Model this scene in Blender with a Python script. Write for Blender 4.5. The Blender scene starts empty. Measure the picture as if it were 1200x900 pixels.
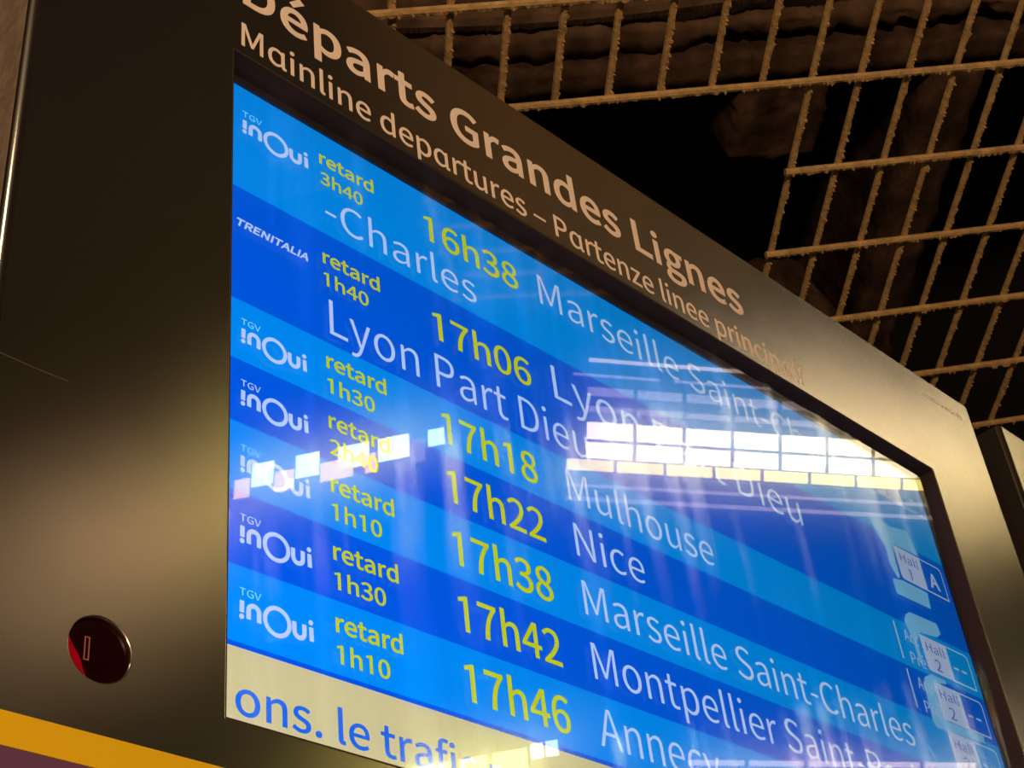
import bpy, bmesh, math, random
from mathutils import Vector, Matrix

# ------------------------------------------------------------------ camera, world, lights
S = bpy.context.scene
COL = S.collection
ZO = 2.80                                   # the board's coordinate origin (screen opening, top left) above the floor

def ws(x, y, z):                            # board coordinates -> world
    return Vector((x, y, z + ZO))

F_PX = 1814.776                             # focal length for a 1200 px wide frame
CAM = (-0.58193, -0.81295, -1.17862)
RIGHT = Vector((0.71319642, -0.69376563, -0.10020038))
DOWN = Vector((0.36490989, 0.48951421, -0.79197008))
LOOK = Vector((0.59849113, 0.52826612, 0.60228173))
cam = bpy.data.cameras.new('camera')
cam.sensor_width = 36.0
cam.lens = F_PX / 1200.0 * 36.0
cam.clip_start = 0.01
cam.clip_end = 300.0
camo = bpy.data.objects.new('camera', cam)
COL.objects.link(camo)
camo.matrix_world = Matrix((
    (RIGHT[0], -DOWN[0], -LOOK[0], CAM[0]),
    (RIGHT[1], -DOWN[1], -LOOK[1], CAM[1]),
    (RIGHT[2], -DOWN[2], -LOOK[2], CAM[2] + ZO),
    (0, 0, 0, 1)))
S.camera = camo

S.view_settings.view_transform = 'Standard'
S.view_settings.look = 'None'
S.view_settings.gamma = 1.0
S.view_settings.use_curve_mapping = False
S.view_settings.exposure = 0.0
try:
    S.cycles.use_denoising = True
    S.cycles.max_bounces = 10
    S.cycles.transparent_max_bounces = 12
    S.cycles.sample_clamp_indirect = 6.0
except Exception:
    pass

W = bpy.data.worlds.new('station_night')
S.world = W
W.use_nodes = True
W.node_tree.nodes['Background'].inputs['Color'].default_value = (0.55, 0.42, 0.32, 1)
W.node_tree.nodes['Background'].inputs['Strength'].default_value = 0.012

def area_light(name, loc, target, size, power, color):
    l = bpy.data.lights.new(name, 'AREA')
    l.shape = 'DISK'
    l.size = size
    l.energy = power
    l.color = color
    o = bpy.data.objects.new(name, l)
    o.location = loc
    o.rotation_euler = (Vector(target) - Vector(loc)).to_track_quat('-Z', 'Y').to_euler()
    COL.objects.link(o)
    return o

LAMP_POWER = 160.0
area_light('warm_lamp', ws(-2.1, -3.6, -1.0), ws(0.5, 0.0, 0.3), 0.45, LAMP_POWER, (1.0, 0.57, 0.31))

area_light('high_lamp', ws(-2.15, -0.95, 1.75), ws(-0.2, 0.0, -0.3), 0.5, 10.0, (1.0, 0.78, 0.46))

# emission levels of what the hall's glazing shows
SKY_PANE = 5.1
LOW_PANE = 5.8

# ------------------------------------------------------------------ helpers
def mat_nodes(name):
    m = bpy.data.materials.new(name)
    m.use_nodes = True
    nt = m.node_tree
    nt.nodes.clear()
    out = nt.nodes.new('ShaderNodeOutputMaterial')
    return m, nt, out

def srgb(r, g, b):
    f = lambda c: (c / 12.92) if c <= 0.04045 else ((c + 0.055) / 1.055) ** 2.4
    return (f(r / 255), f(g / 255), f(b / 255), 1)

def principled(name, col, rough=0.5, metal=0.0, noise=None, var=0.25, bump=0.0, scale=(1, 1, 1), rvar=0.0, spec=0.5):
    m, nt, out = mat_nodes(name)
    p = nt.nodes.new('ShaderNodeBsdfPrincipled')
    p.inputs['Base Color'].default_value = col
    p.inputs['Roughness'].default_value = rough
    p.inputs['Metallic'].default_value = metal
    p.inputs['Specular IOR Level'].default_value = spec
    nt.links.new(p.outputs[0], out.inputs[0])
    if noise:
        tc = nt.nodes.new('ShaderNodeTexCoord')
        mp = nt.nodes.new('ShaderNodeMapping')
        mp.inputs['Scale'].default_value = scale
        nz = nt.nodes.new('ShaderNodeTexNoise')
        nz.inputs['Scale'].default_value = noise
        nz.inputs['Detail'].default_value = 6
        nz.inputs['Roughness'].default_value = 0.65
        nt.links.new(tc.outputs['Object'], mp.inputs[0])
        nt.links.new(mp.outputs[0], nz.inputs['Vector'])
        rp = nt.nodes.new('ShaderNodeMapRange')
        rp.inputs['From Min'].default_value = 0.25
        rp.inputs['From Max'].default_value = 0.75
        rp.inputs['To Min'].default_value = 1 - var
        rp.inputs['To Max'].default_value = 1 + var
        nt.links.new(nz.outputs['Fac'], rp.inputs['Value'])
        mx = nt.nodes.new('ShaderNodeVectorMath')
        mx.operation = 'SCALE'
        mx.inputs[0].default_value = col[:3]
        nt.links.new(rp.outputs[0], mx.inputs['Scale'])
        nt.links.new(mx.outputs[0], p.inputs['Base Color'])
        if rvar:
            rr = nt.nodes.new('ShaderNodeMapRange')
            rr.inputs['From Min'].default_value = 0.25
            rr.inputs['From Max'].default_value = 0.75
            rr.inputs['To Min'].default_value = rough - rvar
            rr.inputs['To Max'].default_value = rough + rvar
            nt.links.new(nz.outputs['Fac'], rr.inputs['Value'])
            nt.links.new(rr.outputs[0], p.inputs['Roughness'])
        if bump:
            bp = nt.nodes.new('ShaderNodeBump')
            bp.inputs['Strength'].default_value = bump
            bp.inputs['Distance'].default_value = 0.01
            nt.links.new(nz.outputs['Fac'], bp.inputs['Height'])
            nt.links.new(bp.outputs[0], p.inputs['Normal'])
    return m

def emitter(name, col, strength=1.0):
    m, nt, out = mat_nodes(name)
    e = nt.nodes.new('ShaderNodeEmission')
    e.inputs['Color'].default_value = col
    e.inputs['Strength'].default_value = strength
    nt.links.new(e.outputs[0], out.inputs[0])
    return m

def mesh_obj(name, me, mat, parent=None):
    o = bpy.data.objects.new(name, me)
    mats = mat if isinstance(mat, (list, tuple)) else [mat]
    for m in mats:
        me.materials.append(m)
    COL.objects.link(o)
    if parent is not None:
        o.parent = parent
    return o

class MB:
    """collects shapes given in board coordinates, links them as one mesh"""
    def __init__(self):
        self.v = []
        self.f = []
        self.m = []
    def add(self, vs, fs, mi=0):
        n = len(self.v)
        self.v += [tuple(p) for p in vs]
        self.f += [tuple(i + n for i in q) for q in fs]
        self.m += [mi] * len(fs)
    def box(self, x0, x1, y0, y1, z0, z1, mi=0):
        vs = [(x, y, z) for x in (x0, x1) for y in (y0, y1) for z in (z0, z1)]
        self.add(vs, [(0, 1, 3, 2), (4, 6, 7, 5), (0, 4, 5, 1), (2, 3, 7, 6), (0, 2, 6, 4), (1, 5, 7, 3)], mi)
    def obox(self, o, a, b, c, ra, rb, rc, mi=0):
        o, a, b, c = Vector(o), Vector(a), Vector(b), Vector(c)
        vs = [o + a * i + b * j + c * k for i in ra for j in rb for k in rc]
        self.add(vs, [(0, 1, 3, 2), (4, 6, 7, 5), (0, 4, 5, 1), (2, 3, 7, 6), (0, 2, 6, 4), (1, 5, 7, 3)], mi)
    def prism(self, poly, y0, y1, mi=0):
        """poly: (x, z) outline; extruded from y0 (front) to y1"""
        n = len(poly)
        vs = [(x, y0, z) for x, z in poly] + [(x, y1, z) for x, z in poly]
        self.add(vs, [tuple(range(n)), tuple(range(2 * n - 1, n - 1, -1))] +
                 [(i, i + n, (i + 1) % n + n, (i + 1) % n) for i in range(n)], mi)
    def ribbon(self, pts, w, y0, y1, mi=0):
        n = len(pts)
        L, R = [], []
        for i in range(n):
            a = Vector(pts[max(i - 1, 0)]); b = Vector(pts[min(i + 1, n - 1)])
            t = (b - a).normalized()
            nn = Vector((-t[1], t[0])) * (w / 2)
            p = Vector(pts[i])
            L.append(p + nn); R.append(p - nn)
        for i in range(n - 1):
            self.prism([tuple(L[i]), tuple(R[i]), tuple(R[i + 1]), tuple(L[i + 1])], y0, y1, mi)
    def ring(self, cx, cz, r0, r1, y0, y1, n=40, mi=0):
        for i in range(n):
            a, b = 2 * math.pi * i / n, 2 * math.pi * (i + 1) / n
            self.prism([(cx + r0 * math.cos(a), cz + r0 * math.sin(a)), (cx + r1 * math.cos(a), cz + r1 * math.sin(a)),
                        (cx + r1 * math.cos(b), cz + r1 * math.sin(b)), (cx + r0 * math.cos(b), cz + r0 * math.sin(b))], y0, y1, mi)
    def disc(self, cx, cz, r, y0, y1, n=28, mi=0):
        self.prism([(cx + r * math.cos(2 * math.pi * i / n), cz + r * math.sin(2 * math.pi * i / n)) for i in range(n)], y0, y1, mi)
    def build(self, name, mat, parent=None, base=None, world=False, smooth=False):
        me = bpy.data.meshes.new(name)
        off = Vector((0, 0, 0 if world else ZO)) - (Vector(base) if base is not None else Vector((0, 0, 0)))
        me.from_pydata([tuple(Vector(p) + off) for p in self.v], [], self.f)
        me.polygons.foreach_set('material_index', self.m)
        bm = bmesh.new(); bm.from_mesh(me)
        bmesh.ops.recalc_face_normals(bm, faces=bm.faces[:])
        bm.to_mesh(me); bm.free()
        if smooth:
            me.polygons.foreach_set('use_smooth', [True] * len(me.polygons))
        me.update()
        return mesh_obj(name, me, mat, parent)

def tag(o, label=None, cat=None, group=None, kind=None):
    if label: o['label'] = label
    if cat: o['category'] = cat
    if group: o['group'] = group
    if kind: o['kind'] = kind
    return o

def empty(name, loc):
    o = bpy.data.objects.new(name, None)
    o.empty_display_size = 0.1
    o.location = loc
    COL.objects.link(o)
    return o

# ------------------------------------------------------------------ lettering: outlines as bezier curves
GLYPHS = """
 |78|
-|121|16,94,16,86,46,86 76,86,106,86,106,94 106,102,106,110,76,110 46,110,16,110,16,102
.|97|36,-5,49,-5,61,-5 72,5,72,20,72,34 61,44,49,44,36,44 26,34,26,20,26,5
0|194|48,-5,97,-5,146,-5 177,40,177,129,177,218 146,261,97,261,48,261 18,218,18,129,18,40/126,21,97,21,68,21 48,54,48,129,48,204 68,236,97,236,126,236 146,204,146,129,146,54
1|194|87,74,87,0,98,0 109,0,120,0,120,86 120,171,120,257,112,257 105,257,97,257,92,254 87,252,82,249,69,245 55,240,42,236,42,228 42,220,42,212,57,215 72,219,87,222,87,148
2|194|15,6,15,0,69,0 123,0,177,0,177,9 177,18,177,28,153,28 129,28,106,28,93,28 77,26,64,25,124,82 165,134,165,186,165,231 136,261,90,261,57,261 35,246,14,224,20,218 26,212,33,206,47,223 65,235,86,235,118,235 133,214,133,185,133,140 96,89,15,19,15,13
3|194|52,-5,92,-5,138,-5 175,23,175,69,175,104 151,126,120,134,120,134 120,135,120,136,148,145 166,166,166,197,166,238 134,261,91,261,62,261 39,248,20,231,25,224 31,217,37,210,51,225 69,235,90,235,117,235 133,219,133,195,133,167 116,146,62,146,62,137 62,129,62,121,122,121 142,101,142,70,142,40 121,22,90,22,61,22 42,36,27,51,21,45 16,38,10,31,27,12
4|194|119,24,119,0,129,0 139,0,149,0,149,24 149,47,149,71,161,71 172,71,183,71,183,79 183,88,183,96,172,96 161,96,149,96,149,150 149,203,149,257,137,257 126,257,114,257,78,202 43,147,7,92,7,85 7,78,7,71,44,71 82,71,119,71,119,47/119,123,119,96,93,96 67,96,40,96,60,125 79,155,99,184,106,196 113,209,119,222,120,222 120,222,121,222,120,209 119,188,119,175,119,149
5|194|51,-5,92,-5,135,-5 176,27,176,83,176,140 141,165,98,165,83,165 71,161,60,155,62,180 64,205,67,229,99,229 131,229,163,229,163,238 163,248,163,257,122,257 80,257,39,257,36,217 33,177,30,137,36,133 42,130,47,126,62,136 73,141,90,141,122,141 143,119,143,83,143,45 119,22,89,22,59,22 40,36,26,50,20,43 15,36,9,29,27,12
6|194|56,-5,105,-5,145,-5 179,29,179,79,179,133 151,159,108,159,88,159 65,148,50,129,51,208 80,235,116,235,131,235 147,227,157,215,163,222 169,228,175,235,160,250 141,261,114,261,65,261 20,223,20,123,20,38/54,50,50,103,67,127 87,136,103,136,134,136 149,113,149,79,149,44 130,21,105,21,73,21
7|194|74,97,69,0,80,0 92,0,103,0,107,100 118,160,178,237,178,244 178,250,178,257,124,257 71,257,17,257,17,248 17,238,17,229,59,229 100,229,142,229,91,159
8|194|50,-5,98,-5,146,-5 178,25,178,62,178,97 158,116,135,129,135,130 135,130,135,131,150,143 169,166,169,193,169,232 143,261,99,261,59,261 28,234,28,195,28,168 44,149,63,136,63,136 63,135,63,135,40,122 16,98,16,64,16,24/133,155,116,139,85,151 57,165,57,195,57,220 75,237,98,237,126,237 142,217,142,191,142,172/128,19,98,19,68,19 44,39,44,67,44,91 59,111,80,125,116,110 148,97,148,63,148,37
9|194|54,-5,82,-5,130,-5 175,35,175,139,175,221 138,261,89,261,49,261 15,228,15,178,15,125 43,97,86,97,107,97 130,110,145,129,143,49 114,22,81,22,64,22 49,29,38,42,32,35 26,28,20,22,35,7/141,208,145,155,128,131 109,121,91,121,61,121 46,144,46,178,46,213 64,236,89,236,122,236
A|213|30,86,1,0,12,0 23,0,34,0,42,26 51,52,59,78,90,78 121,78,153,78,161,52 169,26,177,0,189,0 200,0,211,0,182,86 153,171,124,257,112,257 100,257,88,257,59,171/93,104,67,104,71,117 75,130,79,144,89,173 97,200,105,230,106,230 106,230,106,230,115,201 123,173,132,144,136,130 141,117,145,104,119,104
C|223|68,-5,132,-5,165,-5 190,9,211,32,205,39 199,46,193,53,176,35 158,24,133,24,84,24 54,64,54,129,54,193 86,233,134,233,157,233 173,223,187,209,193,216 199,223,204,230,190,246 165,261,134,261,69,261 20,211,20,128,20,45
D|241|35,86,35,0,57,0 79,0,101,0,178,0 220,48,220,129,220,211 178,257,99,257,78,257 57,257,35,257,35,171/77,27,68,27,68,95 68,162,68,230,77,230 87,230,97,230,157,230 187,194,187,129,187,64 157,27,97,27,87,27
E|206|35,86,35,0,86,0 136,0,187,0,187,9 187,18,187,28,147,28 107,28,68,28,68,59 68,90,68,121,100,121 132,121,165,121,165,130 165,140,165,149,132,149 100,149,68,149,68,176 68,202,68,229,106,229 145,229,183,229,183,238 183,248,183,257,134,257 85,257,35,257,35,171
G|241|69,-5,136,-5,171,-5 199,8,215,25,215,61 215,97,215,133,187,133 159,133,131,133,131,124 131,115,131,106,149,106 167,106,186,106,186,84 186,61,186,39,175,29 158,24,139,24,84,24 54,64,54,129,54,193 87,233,139,233,165,233 181,222,194,209,200,216 206,223,212,230,197,245 174,261,138,261,70,261 20,211,20,128,20,45
H|255|35,86,35,0,46,0 57,0,68,0,68,40 68,81,68,121,107,121 147,121,187,121,187,81 187,40,187,0,198,0 209,0,220,0,220,86 220,171,220,257,209,257 198,257,187,257,187,221 187,185,187,149,147,149 107,149,68,149,68,185 68,221,68,257,57,257 46,257,35,257,35,171
I|103|35,86,35,0,46,0 57,0,68,0,68,86 68,171,68,257,57,257 46,257,35,257,35,171
L|190|35,86,35,0,84,0 132,0,180,0,180,9 180,18,180,28,143,28 105,28,68,28,68,104 68,180,68,257,57,257 46,257,35,257,35,171
M|284|35,86,35,0,45,0 55,0,64,0,64,47 64,95,64,142,64,164 62,195,60,218,61,218 61,218,62,218,69,198 75,179,82,159,99,115 115,70,131,26,138,26 145,26,153,26,169,70 185,115,201,159,208,179 215,198,222,218,222,218 223,218,223,218,221,195 219,164,219,142,219,95 219,47,219,0,229,0 239,0,249,0,249,86 249,171,249,257,236,257 223,257,210,257,194,211 177,165,161,119,155,102 150,84,143,66,143,66 142,66,142,66,136,84 130,102,123,119,107,165 91,211,74,257,61,257 48,257,35,257,35,171
N|253|35,86,35,0,46,0 56,0,66,0,66,45 66,90,66,135,66,162 63,189,62,215,62,215 63,215,63,215,73,197 82,180,91,162,122,108 153,54,185,0,196,0 207,0,218,0,218,86 218,171,218,257,208,257 197,257,187,257,187,212 187,168,187,123,187,97 189,68,192,42,191,42 190,42,190,42,181,60 171,77,162,95,131,149 100,203,68,257,57,257 46,257,35,257,35,171
P|222|35,86,35,0,46,0 57,0,68,0,68,34 68,68,68,102,82,102 96,102,110,102,166,102 204,127,204,181,204,237 166,257,109,257,84,257 60,257,35,257,35,171/80,129,68,129,68,162 68,196,68,230,80,230 92,230,104,230,150,230 172,219,172,181,172,145 151,129,106,129,93,129
R|222|82,135,68,135,68,167 68,199,68,230,82,230 96,230,111,230,151,230 173,218,173,185,173,151 151,135,111,135,96,135/155,36,176,0,188,0 200,0,213,0,191,37 169,75,147,112,182,121 205,145,205,185,205,238 168,257,116,257,89,257 62,257,35,257,35,171 35,86,35,0,46,0 57,0,68,0,68,36 68,73,68,109,83,109 98,109,114,109,135,73
S|209|70,-5,106,-5,160,-5 194,28,194,68,194,106 171,124,141,137,129,142 116,147,104,153,84,161 62,171,62,196,62,218 81,233,110,233,133,233 152,224,168,209,174,216 179,223,185,230,167,248 140,261,110,261,63,261 29,233,29,193,29,156 57,138,81,127,93,122 105,117,118,111,142,100 161,92,161,65,161,41 141,24,107,24,80,24 54,36,36,56,30,48 23,41,17,33,39,10
T|210|89,76,89,0,99,0 110,0,121,0,121,76 121,153,121,229,147,229 173,229,199,229,199,238 199,248,199,257,136,257 74,257,11,257,11,248 11,238,11,229,37,229 63,229,89,229,89,153
V|201|55,86,82,0,95,0 107,0,120,0,147,86 174,171,201,257,190,257 179,257,168,257,155,210 141,164,127,118,118,88 112,63,102,33,102,33 101,33,101,33,91,63 85,88,76,118,62,164 48,210,34,257,23,257 12,257,0,257,28,171
a|197|44,-5,76,-5,99,-5 121,8,139,23,139,23 140,23,140,23,141,15 142,8,143,0,152,0 160,0,169,0,169,39 169,78,169,117,169,164 150,195,103,195,72,195 46,181,29,170,33,163 37,155,41,148,56,158 76,168,98,168,129,168 137,145,137,120,56,111 21,91,21,49,21,15/103,21,85,21,66,21 51,30,51,51,51,76 73,92,137,99,137,81 137,64,137,46,119,30
c|179|57,-5,107,-5,130,-5 152,5,169,19,164,26 159,34,155,41,143,30 127,22,110,22,75,22 51,51,51,95,51,139 76,168,111,168,126,168 138,161,149,152,154,159 160,166,165,173,152,185 134,195,110,195,61,195 18,158,18,95,18,32
d|217|49,-5,97,-5,120,-5 140,8,155,22,155,22 155,22,156,22,157,15 158,7,159,0,167,0 176,0,185,0,185,93 185,186,185,279,174,279 163,279,153,279,153,254 153,230,153,206,153,195 154,184,154,173,138,187 123,195,101,195,57,195 19,157,19,95,19,32/121,22,104,22,71,22 51,49,51,95,51,139 76,168,106,168,122,168 137,162,153,148,153,115 153,82,153,48,137,31
e|194|58,-5,109,-5,135,-5 155,4,172,15,168,22 164,29,160,36,146,27 131,21,113,21,77,21 52,47,50,88,92,88 135,88,178,88,179,92 179,99,179,106,179,160 152,195,103,195,60,195 18,157,18,95,18,32/83,110,49,110,53,148 77,169,104,169,134,169 151,149,151,110,117,110
f|114|12,172,12,164,20,164 29,164,37,164,37,109 37,55,37,0,48,0 59,0,69,0,69,55 69,109,69,164,83,164 96,164,110,164,110,173 110,181,110,190,96,190 83,190,69,190,69,200 69,210,69,220,69,245 78,258,96,258,103,258 111,256,118,252,120,261 122,269,125,277,116,281 105,283,93,283,55,283 37,259,37,221,37,210 37,200,37,190,29,190 20,189,12,188,12,180
g|197|50,-88,96,-88,155,-88 193,-57,193,-22,193,10 170,23,126,23,114,23 101,23,89,23,63,23 56,32,56,44,56,55 61,61,68,67,76,63 87,60,96,60,135,60 166,86,166,126,166,143 159,157,150,166,163,166 176,166,189,166,189,174 189,182,189,190,167,190 145,190,123,190,116,193 107,195,96,195,58,195 25,169,25,127,25,104 37,86,50,76,50,76 50,75,50,75,40,68 29,55,29,39,29,24 36,14,46,8,46,7 46,7,46,6,28,-5 18,-20,18,-37,18,-69/118,82,96,82,74,82 56,99,56,127,56,155 74,172,96,172,119,172 137,155,137,127,137,99/138,-65,101,-65,66,-65 46,-53,46,-32,46,-21 51,-10,65,0,74,-2 83,-3,90,-3,101,-3 112,-3,123,-3,148,-3 161,-9,161,-27,161,-47
h|213|32,93,32,0,43,0 54,0,64,0,64,46 64,92,64,138,83,157 97,167,116,167,141,167 152,152,152,116,152,77 152,39,152,0,163,0 174,0,184,0,184,40 184,80,184,120,184,169 166,195,126,195,100,195 81,181,63,163,63,176 64,189,64,202,64,228 64,253,64,279,54,279 43,279,32,279,32,186
i|96|32,63,32,0,43,0 54,0,64,0,64,63 64,127,64,190,54,190 43,190,32,190,32,127/36,229,48,229,61,229 70,238,70,251,70,263 61,271,48,271,36,271 27,263,27,251,27,238
l|99|42,-5,66,-5,75,-5 80,-3,84,-2,83,6 81,15,80,23,76,22 75,22,73,22,68,22 64,26,64,36,64,117 64,198,64,279,54,279 43,279,32,279,32,198 32,118,32,38,32,11
n|214|32,63,32,0,43,0 54,0,64,0,64,46 64,92,64,138,83,157 97,167,116,167,141,167 152,152,152,116,152,77 152,39,152,0,163,0 174,0,184,0,184,40 184,80,184,120,184,169 166,195,126,195,100,195 80,181,62,162,62,162 62,162,62,162,61,172 60,181,58,190,50,190 41,190,32,190,32,127
o|212|60,-5,106,-5,153,-5 194,32,194,95,194,158 153,195,106,195,60,195 18,158,18,95,18,32/139,22,106,22,73,22 51,51,51,95,51,139 73,168,106,168,139,168 161,139,161,95,161,51
p|217|32,10,32,-80,43,-80 54,-80,64,-80,64,-59 64,-37,64,-16,64,-5 64,6,63,18,81,3 99,-5,116,-5,159,-5 199,33,199,98,199,157 172,195,123,195,101,195 79,182,62,168,62,168 62,168,62,168,61,175 60,183,58,190,50,190 41,190,32,190,32,100/142,22,111,22,98,22 81,27,64,42,64,75 64,109,64,142,83,159 99,168,115,168,151,168 165,140,165,98,165,51
r|136|32,63,32,0,43,0 54,0,64,0,64,41 64,81,64,122,77,154 96,166,112,166,120,166 124,165,131,163,133,172 135,182,137,191,131,194 125,195,116,195,95,195 76,180,62,155,62,155 62,155,62,155,61,167 60,179,58,190,50,190 41,190,32,190,32,127
s|164|55,-5,82,-5,127,-5 151,21,151,52,151,88 121,99,93,110,72,118 52,125,52,143,52,158 63,170,88,170,104,170 118,163,131,153,136,160 141,167,146,173,132,185 111,195,87,195,46,195 22,171,22,141,22,109 50,96,77,86,98,78 120,69,120,50,120,34 108,20,83,20,60,20 43,29,27,43,21,36 16,29,11,22,29,7
t|132|51,-5,92,-5,104,-5 116,-1,127,2,125,11 123,19,121,27,114,24 106,21,99,21,77,21 70,35,70,58,70,93 70,129,70,164,87,164 104,164,121,164,121,173 121,181,121,190,104,190 87,190,70,190,70,208 70,226,70,244,61,244 52,244,43,244,42,226 41,208,40,190,30,190 19,189,9,188,9,180 9,172,9,164,19,164 28,164,38,164,38,129 38,94,38,59,38,21
u|213|48,-5,88,-5,114,-5 133,9,151,30,151,30 151,30,152,30,152,20 153,10,154,0,163,0 172,0,181,0,181,63 181,127,181,190,170,190 159,190,149,190,149,145 149,100,149,55,131,33 117,23,97,23,72,23 62,38,62,74,62,112 62,151,62,190,51,190 40,190,29,190,29,150 29,110,29,70,29,21
v|182|50,63,73,0,86,0 98,0,111,0,133,63 155,127,178,190,167,190 157,190,146,190,134,154 122,118,110,82,105,63 98,44,93,26,92,26 92,26,91,26,85,44 79,63,74,82,62,118 50,154,38,190,27,190 16,190,5,190,27,127
y|182|27,-82,35,-82,73,-82 93,-53,106,-16,130,53 154,121,178,190,167,190 157,190,147,190,135,155 124,120,112,85,107,68 102,48,97,31,96,31 96,31,95,31,89,49 82,68,76,85,63,120 51,155,38,190,27,190 16,190,5,190,30,127 55,63,81,0,79,-5 78,-10,77,-15,69,-38 55,-56,34,-56,29,-56 23,-54,19,-53,17,-61 15,-70,13,-78,19,-81
z|166|12,6,12,0,60,0 108,0,156,0,156,9 156,17,156,26,122,26 87,26,53,26,86,75 120,124,153,173,153,179 153,184,153,190,110,190 66,190,23,190,23,181 23,173,23,164,53,164 83,164,112,164,79,115 46,66,12,17,12,11
é|194|58,-5,109,-5,135,-5 155,4,172,15,168,22 164,29,160,36,146,27 131,21,113,21,77,21 52,47,50,88,92,88 135,88,178,88,179,92 179,99,179,106,179,160 152,195,103,195,60,195 18,157,18,95,18,32/83,110,49,110,53,148 77,169,104,169,134,169 151,149,151,110,117,110/92,229,98,224,118,244 138,264,159,284,151,291 144,298,137,305,118,284 100,262,81,240,87,235
ɑ|219|49,-5,97,-5,121,-5 141,8,155,23,156,23 156,23,157,23,160,3 170,-5,187,-5,194,-5 199,-3,204,-2,202,6 201,15,200,23,196,22 195,22,193,22,188,22 185,26,185,36,185,87 185,139,185,190,176,190 168,190,159,190,158,184 157,178,156,172,156,172 156,172,155,172,139,187 123,195,102,195,57,195 19,157,19,95,19,32/121,22,104,22,71,22 51,49,51,95,51,139 76,168,106,168,122,168 137,162,153,148,153,115 153,82,153,48,137,31
–|188|16,95,16,88,68,88 120,88,172,88,172,95 172,102,172,109,120,109 68,109,16,109,16,102
"""
GL = {}
for ln in GLYPHS.strip('\n').split('\n'):
    k, adv, sp = ln.split('|')
    GL[k] = (int(adv), [[tuple(map(int, p.split(','))) for p in s.split(' ')] for s in sp.split('/') if s])
CAPH = 257.0

def advance(txt, spacing=0.0):
    return sum(GL[c][0] / CAPH + spacing for c in txt)

def extent(txt, spacing=0.0):
    """left and right ink edge of a string, in cap heights"""
    x = 0.0
    lo, hi = 1e9, -1e9
    for c in txt:
        for s in GL[c][1]:
            for p in s:
                lo = min(lo, x + p[2] / CAPH); hi = max(hi, x + p[2] / CAPH)
        x += GL[c][0] / CAPH + spacing
    return lo, hi

GCACHE = {}
from mathutils.geometry import delaunay_2d_cdt, interpolate_bezier
def glyph_faces(c, weight):
    """flat filled outline of one character, strokes made heavier or lighter by weight: vertices (cap height = 1), triangles"""
    key = (c, weight)
    if key in GCACHE:
        return GCACHE[key]
    loops = []
    for s in GL[c][1]:
        P = []
        n = len(s)
        for i in range(n):
            p, q = s[i], s[(i + 1) % n]
            k0, h0, h1, k1 = (Vector((v[0] / CAPH, v[1] / CAPH, 0)) for v in ((p[2], p[3]), (p[4], p[5]), (q[0], q[1]), (q[2], q[3])))
            chord = (k1 - k0).normalized() if (k1 - k0).length > 1e-6 else Vector((1, 0, 0))
            bend = max((h0 - k0).cross(chord).length, (h1 - k0).cross(chord).length)
            seg = interpolate_bezier(k0, h0, h1, k1, 8 if bend > 0.006 else 2)[:-1]
            P += [Vector((v.x, v.y)) for v in seg]
        Q = []
        for v in P:
            if not Q or (v - Q[-1]).length > 1e-3: Q.append(v)
        if (Q[0] - Q[-1]).length < 1e-3: Q.pop()
        loops.append(Q)
    def area(L): return sum(L[i].x * L[(i + 1) % len(L)].y - L[(i + 1) % len(L)].x * L[i].y for i in range(len(L))) / 2
    def inside(L, p):
        r = False
        for i in range(len(L)):
            a_, b_ = L[i], L[(i + 1) % len(L)]
            if (a_.y > p.y) != (b_.y > p.y) and p.x < (b_.x - a_.x) * (p.y - a_.y) / (b_.y - a_.y) + a_.x:
                r = not r
        return r
    out = []
    for i, L in enumerate(loops):
        hole = sum(inside(M_, L[0]) for j, M_ in enumerate(loops) if j != i) % 2
        ccw = area(L) > 0
        sgn = (1 if ccw else -1) * (-1 if hole else 1)
        n = len(L)
        R_ = []
        for k in range(n):
            t0 = (L[k] - L[k - 1]).normalized(); t1 = (L[(k + 1) % n] - L[k]).normalized()
            n0 = Vector((t0.y, -t0.x)); n1 = Vector((t1.y, -t1.x))
            m_ = n0 + n1
            if m_.length < 0.3:
                m_ = n0
            m_.normalize()
            R_.append(L[k] + m_ * (weight * sgn / max(0.6, m_.dot(n0))))
        out.append(R_)
    vs, es = [], []
    for L in out:
        b0 = len(vs)
        vs += L
        es += [(b0 + k, b0 + (k + 1) % len(L)) for k in range(len(L))]
    V2, _, F2, _, _, _ = delaunay_2d_cdt(vs, es, [], 0, 1e-5)
    fs = []
    for f in F2:
        cen = sum((V2[i] for i in f), Vector((0, 0))) / len(f)
        if sum(inside(L, cen) for L in out) % 2:
            fs.append(tuple(f))
    GCACHE[key] = ([(v.x, v.y) for v in V2], fs)
    return GCACHE[key]

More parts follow.
